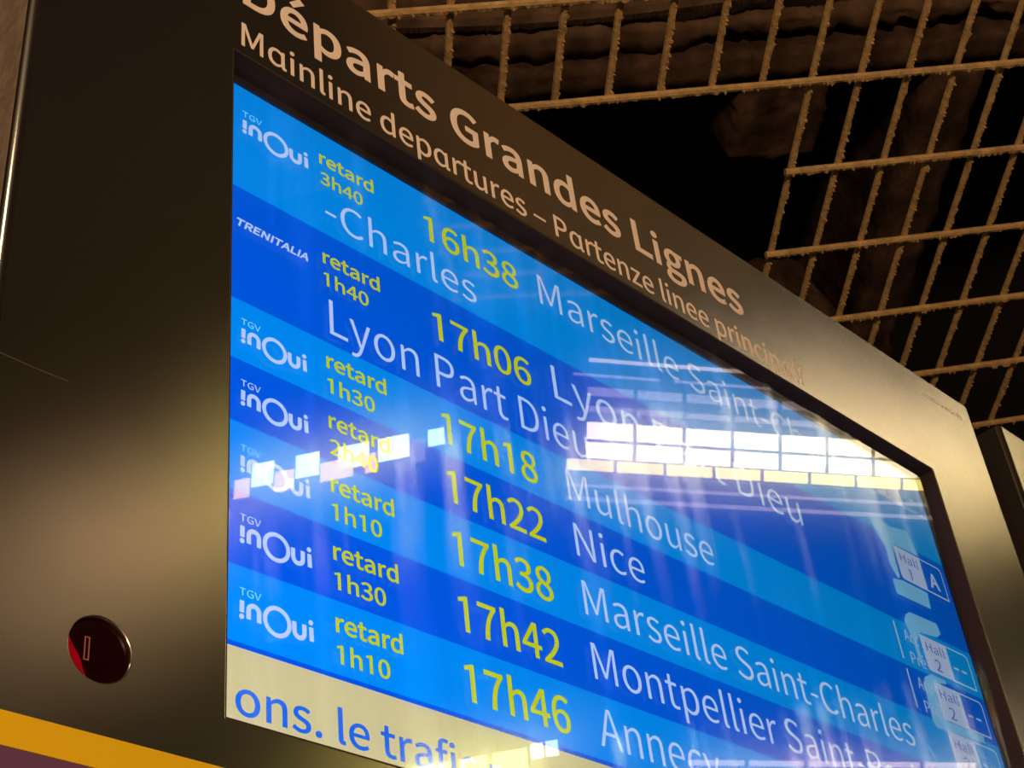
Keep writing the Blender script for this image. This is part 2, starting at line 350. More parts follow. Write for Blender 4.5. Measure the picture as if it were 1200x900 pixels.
def text(name, txt, x0, zb, cap, mat, parent, base, y=0.0, x1=None, ref=None, xs=None, weight=0.0, shear=0.0,
         spacing=0.0, thick=0.0004):
    """txt set with its ink starting at x0, baseline zb; (ref, width) or x1 fixes the horizontal scale"""
    lo, hi = extent(txt, spacing)
    if xs is None:
        if ref:
            a, b2 = extent(ref[0], spacing)
            xs = ref[1] / (b2 - a)
        elif x1 is not None:
            xs = (x1 - x0) / (hi - lo)
        else:
            xs = cap
    bm = bmesh.new()
    cx = 0.0
    off = Vector((0, 0, ZO)) - Vector(base)
    for c in txt:
        if GL[c][1]:
            vs, fs = glyph_faces(c, weight)
            nv = [bm.verts.new(Vector((x0 + (u + cx - lo + shear * w) * xs, y, zb + w * cap)) + off) for u, w in vs]
            for q in fs:
                try:
                    bm.faces.new([nv[i] for i in q])
                except ValueError:
                    pass
        cx += GL[c][0] / CAPH + spacing
    bmesh.ops.remove_doubles(bm, verts=bm.verts[:], dist=1e-6)
    ext = bmesh.ops.extrude_face_region(bm, geom=bm.faces[:])
    for v in ext['geom']:
        if isinstance(v, bmesh.types.BMVert):
            v.co.y -= thick
    bmesh.ops.recalc_face_normals(bm, faces=bm.faces[:])
    me = bpy.data.meshes.new(name)
    bm.to_mesh(me); bm.free()
    return mesh_obj(name, me, mat, parent)

def join(objs):
    """several flat pieces that are one printed sign: one mesh, each keeping its own material"""
    bm = bmesh.new()
    mats = []
    for o in objs:
        n0 = len(bm.faces)
        bm.from_mesh(o.data)
        bm.faces.ensure_lookup_table()
        for f in bm.faces[n0:]:
            m = o.data.materials[f.material_index if f.material_index < len(o.data.materials) else 0]
            if m not in mats: mats.append(m)
            f.material_index = mats.index(m)
    first = objs[0]
    me = bpy.data.meshes.new(first.name)
    bm.to_mesh(me); bm.free()
    for m in mats: me.materials.append(m)
    first.data = me
    for o in objs[1:]:
        bpy.data.objects.remove(o)
    return first

# ------------------------------------------------------------------ materials
def steel_material():
    m, nt, out = mat_nodes('brushed_steel')
    p = nt.nodes.new('ShaderNodeBsdfAnisotropic')
    p.distribution = 'BECKMANN'
    df = nt.nodes.new('ShaderNodeBsdfDiffuse')                 # thin film of dust
    df.inputs['Color'].default_value = (0.25, 0.2, 0.15, 1)
    mx = nt.nodes.new('ShaderNodeMixShader')
    mx.inputs[0].default_value = STEEL_DUST
    p2 = nt.nodes.new('ShaderNodeBsdfAnisotropic')             # broader sheen of the worn surface
    p2.distribution = 'BECKMANN'
    p2.inputs['Roughness'].default_value = 0.42
    p2.inputs['Color'].default_value = STEEL_HI
    mb = nt.nodes.new('ShaderNodeMixShader')
    mb.inputs[0].default_value = 0.22
    nt.links.new(p.outputs[0], mb.inputs[1])
    nt.links.new(p2.outputs[0], mb.inputs[2])
    nt.links.new(mb.outputs[0], mx.inputs[1])
    nt.links.new(df.outputs[0], mx.inputs[2])
    nt.links.new(mx.outputs[0], out.inputs[0])
    tc = nt.nodes.new('ShaderNodeTexCoord')
    mp = nt.nodes.new('ShaderNodeMapping')
    mp.inputs['Scale'].default_value = (1.2, 1.2, 60)          # grain runs along the board
    nz = nt.nodes.new('ShaderNodeTexNoise')
    nz.inputs['Scale'].default_value = 14
    nz.inputs['Detail'].default_value = 7
    nt.links.new(tc.outputs['Object'], mp.inputs[0])
    nt.links.new(mp.outputs[0], nz.inputs['Vector'])
    n2 = nt.nodes.new('ShaderNodeTexNoise')                    # large wiped-on stains
    n2.inputs['Scale'].default_value = 5
    n2.inputs['Detail'].default_value = 2
    nt.links.new(tc.outputs['Object'], n2.inputs['Vector'])
    ad = nt.nodes.new('ShaderNodeMath'); ad.operation = 'MULTIPLY_ADD'
    ad.inputs[1].default_value = 0.012; ad.inputs[2].default_value = STEEL_ROUGH - 0.036
    nt.links.new(nz.outputs['Fac'], ad.inputs[0])
    ad2 = nt.nodes.new('ShaderNodeMath'); ad2.operation = 'MULTIPLY_ADD'
    ad2.inputs[1].default_value = 0.07
    nt.links.new(n2.outputs['Fac'], ad2.inputs[0])
    nt.links.new(ad.outputs[0], ad2.inputs[2])
    nt.links.new(ad2.outputs[0], p.inputs['Roughness'])
    rp = nt.nodes.new('ShaderNodeValToRGB')
    rp.color_ramp.elements[0].color = STEEL_LO
    rp.color_ramp.elements[1].color = STEEL_HI
    rp.color_ramp.elements[0].position = 0.3
    rp.color_ramp.elements[1].position = 0.7
    nt.links.new(n2.outputs['Fac'], rp.inputs[0])
    nt.links.new(rp.outputs[0], p.inputs['Color'])
    return m

STEEL_DUST = 0.03
STEEL_ROUGH = 0.19
STEEL_LO = (0.73, 0.65, 0.58, 1)
STEEL_HI = (0.78, 0.70, 0.63, 1)
M_STEEL = steel_material()
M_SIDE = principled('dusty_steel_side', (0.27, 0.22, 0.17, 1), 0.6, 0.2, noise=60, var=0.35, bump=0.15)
M_SHADESIDE = principled('black_flank', (0.02, 0.018, 0.016, 1), 0.7, spec=0.2)  # shade between the two boards, put into the colour
M_LETTER = principled('cream_vinyl', (0.78, 0.74, 0.68, 1), 0.55)
M_ENGRAVE = principled('grey_print', (0.42, 0.37, 0.30, 1), 0.6)
M_SCRATCH = principled('scratched_steel', (0.10, 0.085, 0.065, 1), 0.5, 0.3)
M_YELLOW = principled('yellow_vinyl', (0.70, 0.50, 0.004, 1), 0.5)
M_PURPLE = principled('plum_vinyl', (0.115, 0.052, 0.14, 1), 0.5)
M_GASKET = principled('black_rubber', (0.030, 0.019, 0.011, 1), 0.7, spec=0.12)
M_BEZEL = principled('black_plastic', (0.02, 0.018, 0.02, 1), 0.4)
M_DUST = principled('dusty_iron', (0.42, 0.31, 0.145, 1), 0.95, noise=45, var=0.4, bump=0.4, spec=0.1)
M_SOOT = principled('sooty_concrete', (0.060, 0.040, 0.028, 1), 0.95, noise=14, var=0.8, bump=0.6, spec=0.1)
M_PIPE = principled('sooty_pipe', (0.09, 0.062, 0.04, 1), 0.9, noise=14, var=0.5, bump=0.5, spec=0.1)
M_VOID = principled('dark_ceiling', (0.012, 0.011, 0.012, 1), 0.9)
M_WALL = principled('dark_hall_panel', (0.10, 0.09, 0.12, 1), 0.6, noise=0.6, var=0.3)
M_FRAME = principled('grey_window_frame', (0.10, 0.10, 0.11, 1), 0.5)
M_FLOOR = principled('station_floor', (0.16, 0.14, 0.12, 1), 0.5, noise=3, var=0.2)
M_POST = principled('painted_post', (0.08, 0.08, 0.085, 1), 0.5)
M_LENS = principled('dark_red_lens', (0.010, 0.001, 0.002, 1), 0.08)
M_SLOT = principled('pale_sensor_edge', (0.35, 0.14, 0.12, 1), 0.4)
M_REDGLOW = emitter('red_led', (1.0, 0.005, 0.02, 1), 0.24)

# absorbing sheet added over the panel to dim it with the slant of view; the panel behind is that much brighter
K_DIMMER = (0.38, 0.36, 0.70)
FT = 0.0014
BOOST = [1.22 * math.exp(k * 1.807) for k in K_DIMMER]
def screen(name, r, g, b):
    c = srgb(r, g, b)
    return emitter(name, (c[0] * BOOST[0] / 4, c[1] * BOOST[1] / 4, c[2] * BOOST[2] / 4, 1), 4.0)
M_LIGHT = screen('screen_light_blue', 0, 128, 221)
M_DARK = screen('screen_dark_blue', 0, 82, 205)
M_LINE = screen('screen_line_blue', 0, 77, 200)
M_CREAM = screen('screen_cream', 190, 180, 128)
M_LIME = screen('screen_yellow', 180, 190, 0)
M_WHITE = screen('screen_white', 170, 191, 238)
M_CYAN = screen('screen_cyan', 110, 200, 255)
M_TICK = screen('screen_ticker_blue', 10, 92, 200)
M_NAVY = screen('screen_navy', 55, 80, 180)
M_BADGE = screen('screen_badge_white', 158, 176, 228)
M_GHOST = screen('screen_pale_blue', 105, 166, 228)

def dimmer_material():
    m, nt, out = mat_nodes('polarising_filter')
    tr = nt.nodes.new('ShaderNodeBsdfTransparent')
    nt.links.new(tr.outputs[0], out.inputs['Surface'])
    va = nt.nodes.new('ShaderNodeVolumeAbsorption')
    # absorption = density * (1 - colour)
    kd = max(K_DIMMER)
    va.inputs['Color'].default_value = tuple(1 - k / kd for k in K_DIMMER) + (1,)
    va.inputs['Density'].default_value = kd / FT
    nt.links.new(va.outputs[0], out.inputs['Volume'])
    return m
M_DIMMER = dimmer_material()

def glass_material():
    m, nt, out = mat_nodes('smeared_cover_glass')
    fr = nt.nodes.new('ShaderNodeFresnel')
    ge = nt.nodes.new('ShaderNodeNewGeometry')                   # leaving the pane: inverse index, so both faces pass light alike
    io = nt.nodes.new('ShaderNodeMath'); io.operation = 'MULTIPLY_ADD'
    io.inputs[1].default_value = IOR_BACK - 1.7; io.inputs[2].default_value = 1.7
    nt.links.new(ge.outputs['Backfacing'], io.inputs[0])
    nt.links.new(io.outputs[0], fr.inputs['IOR'])
    tr = nt.nodes.new('ShaderNodeBsdfTransparent')
    gl = nt.nodes.new('ShaderNodeBsdfGlossy')
    gl.inputs['Roughness'].default_value = 0.012
    hz = nt.nodes.new('ShaderNodeBsdfGlossy')
    hz.distribution = 'BECKMANN'
    hz.inputs['Roughness'].default_value = 0.105
    m1 = nt.nodes.new('ShaderNodeMixShader')
    nt.links.new(fr.outputs[0], m1.inputs[0])
    nt.links.new(tr.outputs[0], m1.inputs[1])
    nt.links.new(gl.outputs[0], m1.inputs[2])
    tc = nt.nodes.new('ShaderNodeTexCoord')
    mp = nt.nodes.new('ShaderNodeMapping')
    mp.inputs['Rotation'].default_value = (0, math.radians(14), 0)
    mp.inputs['Scale'].default_value = (30, 1, 2.2)             # wiped streaks
    nz = nt.nodes.new('ShaderNodeTexNoise')
    nz.inputs['Scale'].default_value = 1.0
    nz.inputs['Detail'].default_value = 5
    nt.links.new(tc.outputs['Object'], mp.inputs[0])
    nt.links.new(mp.outputs[0], nz.inputs['Vector'])
    rp = nt.nodes.new('ShaderNodeMapRange')
    rp.inputs['From Min'].default_value = 0.50
    rp.inputs['From Max'].default_value = 0.75
    rp.inputs['To Min'].default_value = HAZE_LO
    rp.inputs['To Max'].default_value = HAZE_HI
    nt.links.new(nz.outputs['Fac'], rp.inputs['Value'])
    tg = nt.nodes.new('ShaderNodeCombineXYZ')
    tg.inputs[2].default_value = 1.0                             # wiped sideways: glare spreads up and down
    nt.links.new(tg.outputs[0], hz.inputs['Tangent'])
    hz.inputs['Anisotropy'].default_value = 0.92
    nt.links.new(rp.outputs[0], hz.inputs['Color'])
    m2 = nt.nodes.new('ShaderNodeAddShader')
    nt.links.new(m1.outputs[0], m2.inputs[0])
    nt.links.new(hz.outputs[0], m2.inputs[1])
    bl = nt.nodes.new('ShaderNodeBsdfAnisotropic')               # thin greasy bloom close round bright reflections
    bl.distribution = 'BECKMANN'
    bl.inputs['Roughness'].default_value = 0.125
    bl.inputs['Color'].default_value = (BLOOM, BLOOM, BLOOM, 1)
    m3 = nt.nodes.new('ShaderNodeAddShader')
    nt.links.new(m2.outputs[0], m3.inputs[0])
    nt.links.new(bl.outputs[0], m3.inputs[1])
    nt.links.new(m3.outputs[0], out.inputs[0])
    return m
BLOOM = 0.065
HAZE_LO, HAZE_HI = 0.0, 0.26
IOR_BACK = 1 / 1.7
M_GLASS = glass_material()

# ------------------------------------------------------------------ setting: floor, ceiling, hall walls with their glazing
f = MB(); f.box(-12, 34, -34, 8, -0.1, 0.0)
tag(f.build('floor', M_FLOOR, world=True), kind='structure')
c = MB(); c.box(-3, 7, -1.2, 6, 2.05, 2.15)
tag(c.build('ceiling', M_VOID), kind='structure')

# two long glazed roof slopes of the hall, behind the photographer, meeting in a corner
P_R = Vector((21.0776, -12.0309, 15.1089)); H_R = Vector((0.865945, 0.500140, 0)); R_R = Vector((-0.238022, 0.412113, 0.879493))
P_L = Vector((15.6659, -17.6523, 15.9723)); H_L = Vector((0.565008, 0.825085, 0)); R_L = Vector((0.120035, -0.082198, 0.989361))
N_R = H_R.cross(R_R); N_L = H_L.cross(R_L)
cv = Vector(CAM)
if (cv - P_R).dot(N_R) < 0: N_R = -N_R
if (cv - P_L).dot(N_L) < 0: N_L = -N_L

w = MB(); w.obox(P_R, H_R, R_R, N_R, (-4.4, 16), (-20.3, 9), (-0.5, -0.22))
tag(w.build('wall_right', M_WALL), kind='structure')
w = MB(); w.obox(P_L, H_L, R_L, N_L, (-18, 3.45), (-19, 9), (-0.5, -0.22))
tag(w.build('wall_left', M_WALL), kind='structure')

WIN = [0]
def window(P, H, R, N, rows, frame_pad, mats):
    """rows: (r0, r1, [(h0, h1), ...], material index): one glazed band, its panes in one mesh and its frame as a child"""
    WIN[0] += 1
    pm = MB(); hs = []; rs = []
    for r0, r1, hh, mi in rows:
        rs += [r0, r1]
        for h0, h1 in hh:
            hs += [h0, h1]
            pm.obox(P, H, R, N, (h0, h1), (r0, r1), (-0.06, -0.04), mi)
    o = pm.build('window_%d' % WIN[0], mats)
    tag(o, kind='structure')
    fm = MB()
    fm.obox(P, H, R, N, (min(hs) - frame_pad, max(hs) + frame_pad), (min(rs) - frame_pad, max(rs) + frame_pad), (-0.22, -0.07))
    fm.build('window_frame', M_FRAME, o)
    return o

G_WHITE = emitter('bright_pane', (1.0, 0.83, 0.50, 1), SKY_PANE)
G_YELLOW = emitter('amber_pane', (1.0, 0.78, 0.14, 1), SKY_PANE * 0.85)
G_GREEN = emitter('pale_green_pane', (0.92, 1.0, 0.30, 1), LOW_PANE)
G_ORANGE = emitter('orange_pane', (1.0, 0.56, 0.05, 1), LOW_PANE * 0.9)
G_BLUE = emitter('pale_blue_pane', (0.72, 0.88, 1.0, 1), LOW_PANE)
G_DIM = emitter('dim_pane', (1.0, 0.74, 0.62, 1), 2.0)
G_FILL = emitter('shop_pane', (1.0, 0.68, 0.38, 1), 2.3)
G_FAINT = emitter('faint_pane', (1.0, 0.74, 0.72, 1), 0.9)

PIT = 0.985
cols = [(-3.66 + PIT * i + 0.045, -3.66 + PIT * (i + 1) - 0.045) for i in range(13)]
half = [(-3.66 + PIT * (i + 0.62) + 0.04, -3.66 + PIT * (i + 1.62) - 0.04) for i in range(-1, 12)]
window(P_R, H_R, R_R, N_R, [(0.045, 0.36, cols, 0), (-0.315, -0.015, cols, 0), (-0.55, -0.345, half, 1)], 0.05, [G_WHITE, G_YELLOW])
window(P_R, H_R, R_R, N_R, [(1.50, 1.57, [(-3.6, -0.2), (-0.15, 6)], 0)], 0.03, [G_DIM])  # lit roof beams, put in as glowing strips
window(P_R, H_R, R_R, N_R, [(1.22, 1.27, [(-3.9, -2.2), (-1.9, 8)], 0), (0.86, 1.02, cols, 0), (0.55, 0.66, cols, 0)], 0.03, [G_FAINT])  # fainter lit beams, their brightness given as glow
window(P_R, H_R, R_R, N_R, [(-0.86, -0.80, [(-4.0, 8)], 0), (-1.12, -1.04, [(-4.0, 8)], 0)], 0.03, [G_FAINT])
low = [(-1.6 + 1.2 * i + 0.05, -1.6 + 1.2 * (i + 1) - 0.05) for i in range(5)]
window(P_R, H_R, R_R, N_R, [(-5.84, -5.74, low, 1), (-6.15, -5.93, low, 0)], 0.05, [G_WHITE, G_DIM])
window(P_L, H_L, R_L, N_L, [
    (-0.20, 0.39, [(-2.16, -1.72), (-1.27, -0.80), (-0.42, 0.20), (0.38, 1.0), ], 0),
    (-0.06, 0.37, [(1.38, 1.70)], 1),
    (-0.42, 0.06, [(-2.5, -2.19), (-1.69, -1.30), (-0.77, -0.12), (0.12, 0.34)], 2),
    (-0.40, 0.20, [(1.03, 1.30)], 3)], 0.06, [G_GREEN, G_BLUE, G_ORANGE, G_FAINT])
window(P_L, H_L, R_L, N_L, [
    (-7.50, -7.0, [(0.9, 1.5), (1.65, 2.1), (2.2, 2.75)], 0),
    (-7.22, -6.95, [(2.82, 3.02), (3.06, 3.26)], 1),
    (-7.95, -7.55, [(0.7, 1.3), (1.4, 2.0), (2.1, 2.8)], 2)], 0.06, [G_GREEN, G_BLUE, G_ORANGE])

window(P_L, H_L, R_L, N_L, [(-1.55, -0.65, [(-7.4 + 0.7 * i, -6.76 + 0.7 * i) for i in range(7)], 0)], 0.06, [G_FILL])  # unseen glowing band, added to brighten the steel left of the screen

# ------------------------------------------------------------------ the departures board
X0, X1, ZT, ZB = -0.207, 1.415, 0.1945, -1.02
OW, OH = 1.22, 0.698
DEP = 0.16

def bool_cut(o, cutters):
    for cobj in cutters:
        md = o.modifiers.new('cut', 'BOOLEAN')
        md.operation = 'DIFFERENCE'
        md.solver = 'EXACT'
        md.object = cobj
    bv = o.modifiers.new('edge', 'BEVEL')
    bv.width = 0.0011
    bv.segments = 2
    bv.limit_method = 'ANGLE'
    bv.angle_limit = math.radians(50)
    bpy.context.view_layer.update()
    dg = bpy.context.evaluated_depsgraph_get()
    me = bpy.data.meshes.new_from_object(o.evaluated_get(dg))
    o.modifiers.clear()
    old = o.data
    o.data = me
    bpy.data.meshes.remove(old)
    for cobj in cutters:
        bpy.data.objects.remove(cobj)

BASE = Vector((0.604, 0.08, 0.0))
board = empty('departure_board', BASE)
tag(board, 'steel departures board with the lit blue timetable screen and cream heading', 'information board')

h = MB()
rr = 0.009
outl = []
for cx, cy, a0 in ((X0 + rr, rr, 180), (X1 - rr, rr, 270), (X1 - rr, DEP - rr, 0), (X0 + rr, DEP - rr, 90)):
    for k in range(9):
        a = math.radians(a0 + 90 * k / 8)
        outl.append((cx + rr * math.cos(a), cy + rr * math.sin(a)))
n = len(outl)
h.add([(x, y, ZB) for x, y in outl] + [(x, y, ZT) for x, y in outl],
      [tuple(range(n)), tuple(range(n, 2 * n))] + [(i, (i + 1) % n, (i + 1) % n + n, i + n) for i in range(n)])
housing = h.build('housing', [M_STEEL, M_SIDE], board, BASE)
cut = MB(); cut.box(0, OW, -0.05, 0.09, -OH, 0)
SX, SZ, SR = -0.1008, -0.6752, 0.0234
cut2 = MB(); cut2.disc(SX, SZ, SR, -0.05, 0.03, 56)
c1 = cut.build('cutter', M_STEEL, None, None); c2 = cut2.build('cutter', M_STEEL, None, None)
for cc in (c1, c2):
    cc.data.materials.clear()
bpy.context.view_layer.update()
bool_cut(housing, [c1, c2])
me = housing.data
me.polygons.foreach_set('use_smooth', [abs(p.normal.z) < 0.5 and abs(p.normal.x) > 0.02 and abs(p.normal.y) > 0.02 for p in me.polygons])
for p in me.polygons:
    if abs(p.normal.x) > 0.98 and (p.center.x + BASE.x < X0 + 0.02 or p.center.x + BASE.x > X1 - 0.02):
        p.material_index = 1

# black reveal round the opening, behind it the panel and the glass
g = MB()
for a, b, c_, d_ in ((0, OW, -0.0012, 0), (0, OW, -OH, -OH + 0.0012)):
    g.box(a, b, 0.0012, 0.036, c_, d_)
g.box(0, 0.0012, 0.0012, 0.036, -OH + 0.0012, -0.0012)
g.box(OW - 0.0012, OW, 0.0012, 0.036, -OH + 0.0012, -0.0012)
g.build('gasket', M_GASKET, board, BASE)
AX0, AX1, AZ0, AZ1 = 0.0055, 1.2155, -0.6905, -0.0100
b_ = MB()
b_.box(0.0013, OW - 0.0013, 0.0255, 0.036, AZ1 - 0.0003, -0.0013)
b_.box(0.0013, OW - 0.0013, 0.0255, 0.036, -OH + 0.0013, AZ0 + 0.0003)
b_.box(0.0013, AX0 + 0.0003, 0.0255, 0.036, AZ0, AZ1)
b_.box(AX1 - 0.0003, OW - 0.0013, 0.0255, 0.036, AZ0, AZ1)
b_.build('bezel', M_BEZEL, board, BASE)
gm = MB(); gm.box(0.0005, OW - 0.0005, 0.012, 0.016, -OH + 0.0005, -0.0005)
cover = gm.build('cover_glass', M_GLASS, board, BASE)

YD = 0.0285
EDGE = [-0.0100, -0.1480, -0.2842, -0.3505, -0.4162, -0.4842, -0.5520]
LINE0, LINE1 = -0.6180, -0.6222
d = MB()
for k in range(7):
    d.box(AX0, AX1, YD, 0.034, EDGE[k + 1] if k < 6 else LINE0, EDGE[k], k % 2)
d.box(AX0, AX1, YD, 0.034, LINE1, LINE0, 2)
d.box(AX0, AX1, YD, 0.034, AZ0, LINE1, 3)
panel = d.build('display_panel', [M_LIGHT, M_DARK, M_LINE, M_CREAM], board, BASE)

YT = YD - 0.0002
fl = MB(); fl.box(AX0 + 0.0004, AX1 - 0.0004, YD - 0.0010 - FT, YD - 0.0010, AZ0 + 0.0004, AZ1 - 0.0004)
fl.build('screen_filter', M_DIMMER, board, BASE)
def st(name, txt, x0, zb, cap, mat, **k):
    return text(name, txt, x0, zb, cap, mat, panel, BASE, y=YT, **k)

BL = [-0.0767, -0.2102] + [-0.3364 - 0.0667 * k for k in range(5)]   # baselines of the seven trains
TIMES = ['16h38', '17h06', '17h18', '17h22', '17h38', '17h42', '17h46']
LATE = ['3h40', '1h40', '1h30', '2h40', '1h10', '1h30', '1h10']

def inoui_logo(base, s, cyan):
    y0, y1 = YT - 0.0004, YT
    m = MB()
    def X(v): return 0.0315 + (v - 0.0315) * s
    def Z(v): return base + 0.0134 + (v - 0.0134) * s
    def P(l): return [(X(a), Z(b)) for a, b in l]
    wd = 0.0040 * s
    m.ribbon(P([(0.0336, 0.0212), (0.0334, 0.0112)]), wd, y0, y1)
    m.disc(X(0.0333), Z(0.0076), 0.0022 * s, y0, y1, 18)
    arc = [(0.0446 + 0.0049 * math.cos(math.radians(a)), 0.0149 + 0.0046 * math.sin(math.radians(a))) for a in range(180, -1, -15)]
    m.ribbon(P([(0.0397, 0.0070)] + arc + [(0.0495, 0.0066)]), wd, y0, y1)
    m.ring(X(0.0667), Z(0.0130), 0.0098 * s, 0.0135 * s, y0, y1, 48)
    arc = [(0.0880 + 0.0049 * math.cos(math.radians(a)), 0.0108 + 0.0050 * math.sin(math.radians(a))) for a in range(180, 361, 15)]
    m.ribbon(P([(0.0831, 0.0186)] + arc + [(0.0929, 0.0186)]), wd, y0, y1)
    m.ribbon(P([(0.0996, 0.0182), (0.1000, 0.0060)]), wd, y0, y1)
    m.disc(X(0.0994), Z(0.0224), 0.0022 * s, y0, y1, 18)
    a_ = m.build('operator_logo', M_WHITE, panel, BASE)
    b2_ = st('operator_logo', 'TGV', X(0.0312), Z(0.0258), 0.0066 * s, cyan, x1=X(0.0516), weight=-0.012)
    join([a_, b2_])

def badge(top, letter, digit, fill):
    """platform badge: white half with hall number, outlined half with track"""
    bot = top - 0.0512
    y0 = YT
    m = MB()
    rc = 0.007
    def rnd(x0, x1, z0, z1, r, cor):
        pts = []
        for (cx, cz, a0, on) in ((x0, z0, 180, cor[0]), (x1, z0, 270, cor[1]), (x1, z1, 0, cor[2]), (x0, z1, 90, cor[3])):
            if not on:
                pts.append((cx, cz)); continue
            ox = cx + (r if cx == x0 else -r); oz = cz + (r if cz == z0 else -r)
            for k in range(7):
                a = math.radians(a0 + 15 * k)
                pts.append((ox + r * math.cos(a), oz + r * math.sin(a)))
        return pts
    m.prism(rnd(1.0900, 1.2035, bot, top, rc, (1, 0, 1, 0)), y0 - 0.0003, y0)
    o = m.build('hall_badge', M_BADGE, panel, BASE)
    m = MB(); m.prism(rnd(1.1515, 1.2010, bot + 0.0022, top - 0.0022, rc - 0.001, (0, 0, 1, 0)), y0 - 0.0005, y0 - 0.0003)
    o2 = m.build('hall_badge', fill, panel, BASE)
    o3 = text('hall_badge', 'Hall', 1.0990, top - 0.0215, 0.0130, M_NAVY, panel, BASE, y=y0 - 0.0003, x1=1.1425, thick=0.0002, weight=-0.01)
    o4 = text('hall_badge', digit, 1.1110, top - 0.0465, 0.0165, M_NAVY, panel, BASE, y=y0 - 0.0003, xs=0.021, thick=0.0002)
    if letter == '--':
        o5 = text('hall_badge', '--', 1.1580, top - 0.0375, 0.021, M_BADGE, panel, BASE, y=y0 - 0.0005, x1=1.1880, thick=0.0002, weight=0.02, spacing=0.16)
    else:
        o5 = text('hall_badge', letter, 1.1640, top - 0.0400, 0.022, M_BADGE, panel, BASE, y=y0 - 0.0005, x1=1.1850, thick=0.0002, weight=0.04)
    join([o, o2, o3, o4, o5])

TOPS = [-0.0240, -0.1580] + [b + 0.0453 for b in BL[2:]]
for k in range(7):
    b = BL[k]
    if k == 1:
        st('operator_logo', 'TRENITALIA', 0.0240, -0.1965, 0.0088, M_WHITE, x1=0.1065, shear=0.22, weight=0.032)
    else:
        inoui_logo(b if k else b - 0.0005, 1.12 if k == 0 else 1.0, M_CYAN if k % 2 == 0 else M_WHITE)
    st('delay_notice', 'retard', 0.1252, b + 0.0227, 0.0165, M_LIME, x1=0.1950, weight=0.018)
    st('delay_notice', LATE[k], 0.1256, b - 0.0048, 0.0158, M_LIME, x1=0.1795, weight=0.012)
    st('departure_time', TIMES[k], 0.2648, b, 0.0350 if k > 1 else 0.0345, M_LIME, x1=0.3915 if k > 1 else 0.4015, weight=0.010)
    fillm = M_DARK if k % 2 else M_LIGHT
    badge(TOPS[k], 'A' if k == 1 else '--', '1' if k < 2 else '2', fillm)
WD = -0.010
st('destination_name', 'Marseille Saint-Charles', 0.4350, BL[0], 0.0433, M_WHITE, ref=('Marseille', 0.2405), weight=WD)
st('destination_name', '-Charles', 0.1300, -0.1325, 0.0372, M_WHITE, x1=0.3324, weight=WD)
st('destination_name', 'Lyon Part Dieu', 0.4360, BL[1] + 0.0024, 0.0450, M_WHITE, x1=0.8753, weight=WD)
st('destination_name', 'Lyon Part Dieu', 0.1300, -0.2722, 0.0415, M_WHITE, x1=0.4790, weight=WD)
st('destination_name', 'Mulhouse', 0.4350, BL[2], 0.0385, M_WHITE, x1=0.6682, weight=WD)
st('destination_name', 'Nice', 0.4350, BL[3] + 0.0010, 0.0382, M_WHITE, x1=0.5385, weight=WD)
st('destination_name', 'Marseille Saint-Charles', 0.4350, BL[4] + 0.002, 0.0380, M_WHITE, x1=1.0037, weight=WD)
st('destination_name', 'Montpellier Saint-Roch', 0.4350, BL[5] + 0.0005, 0.0385, M_WHITE, ref=('Montpellier', 0.2832), weight=WD)
st('destination_name', 'Annecy', 0.4300, BL[6] - 0.0008, 0.0392, M_WHITE, x1=0.6050, weight=WD)
for k in (2, 3):
    m = MB(); m.box(1.0315, 1.0340, YT - 0.0003, YT, BL[k] - 0.0060, BL[k] + 0.0465)
    m.build('access_note', M_BADGE, panel, BASE)
    st('access_note', 'Acc', 1.0505, BL[k] + 0.0245, 0.0170, M_BADGE, x1=1.0830, weight=-0.02)
    st('access_note', 'Pré', 1.0520, BL[k] - 0.0075, 0.0170, M_BADGE, x1=1.0850, weight=-0.02)
# ghost reflections of the platform badges, put in as glowing pale patches
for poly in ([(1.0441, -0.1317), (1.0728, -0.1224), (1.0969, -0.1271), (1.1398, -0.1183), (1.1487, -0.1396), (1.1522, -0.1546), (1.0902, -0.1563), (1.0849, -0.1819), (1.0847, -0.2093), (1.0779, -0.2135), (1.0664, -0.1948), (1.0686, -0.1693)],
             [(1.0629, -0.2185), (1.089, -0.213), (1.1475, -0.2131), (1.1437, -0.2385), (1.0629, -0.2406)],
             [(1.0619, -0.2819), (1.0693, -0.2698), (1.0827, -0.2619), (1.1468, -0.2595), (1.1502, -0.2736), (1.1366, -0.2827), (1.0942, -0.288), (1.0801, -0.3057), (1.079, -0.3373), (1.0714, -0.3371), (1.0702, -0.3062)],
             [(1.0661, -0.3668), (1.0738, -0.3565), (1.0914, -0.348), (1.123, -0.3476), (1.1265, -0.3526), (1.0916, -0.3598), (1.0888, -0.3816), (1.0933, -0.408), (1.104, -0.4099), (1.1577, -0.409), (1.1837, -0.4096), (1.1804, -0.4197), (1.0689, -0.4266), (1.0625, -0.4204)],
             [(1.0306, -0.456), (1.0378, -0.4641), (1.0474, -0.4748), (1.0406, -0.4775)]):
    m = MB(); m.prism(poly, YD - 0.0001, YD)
    m.build('pale_film', M_GHOST, panel, BASE)
st('ticker_message', 'ons. le trafic r', 0.0285, -0.6758, 0.0272, M_TICK, ref=('ons. le trafi', 0.2165), weight=0.008)

# header lettering on the steel
text('heading', 'Départs Grandes Lignes', 0.0115, 0.0762, 0.0500, M_LETTER, board, BASE, y=0.0, ref=('Grandes Lignes', 0.5150), weight=0.025, spacing=0.03, thick=0.0003)
text('subheading', 'Mɑinline depɑrtures – Pɑrtenze linee principɑli', 0.0090, 0.0112, 0.0330, M_LETTER, board, BASE, y=0.0, x1=0.9178, weight=0.004, thick=0.0003)
text('maker_mark', 'innovasoft', 1.2680, 0.1535, 0.0115, M_ENGRAVE, board, BASE, y=0.0, x1=1.3790, weight=-0.02, thick=0.0002)

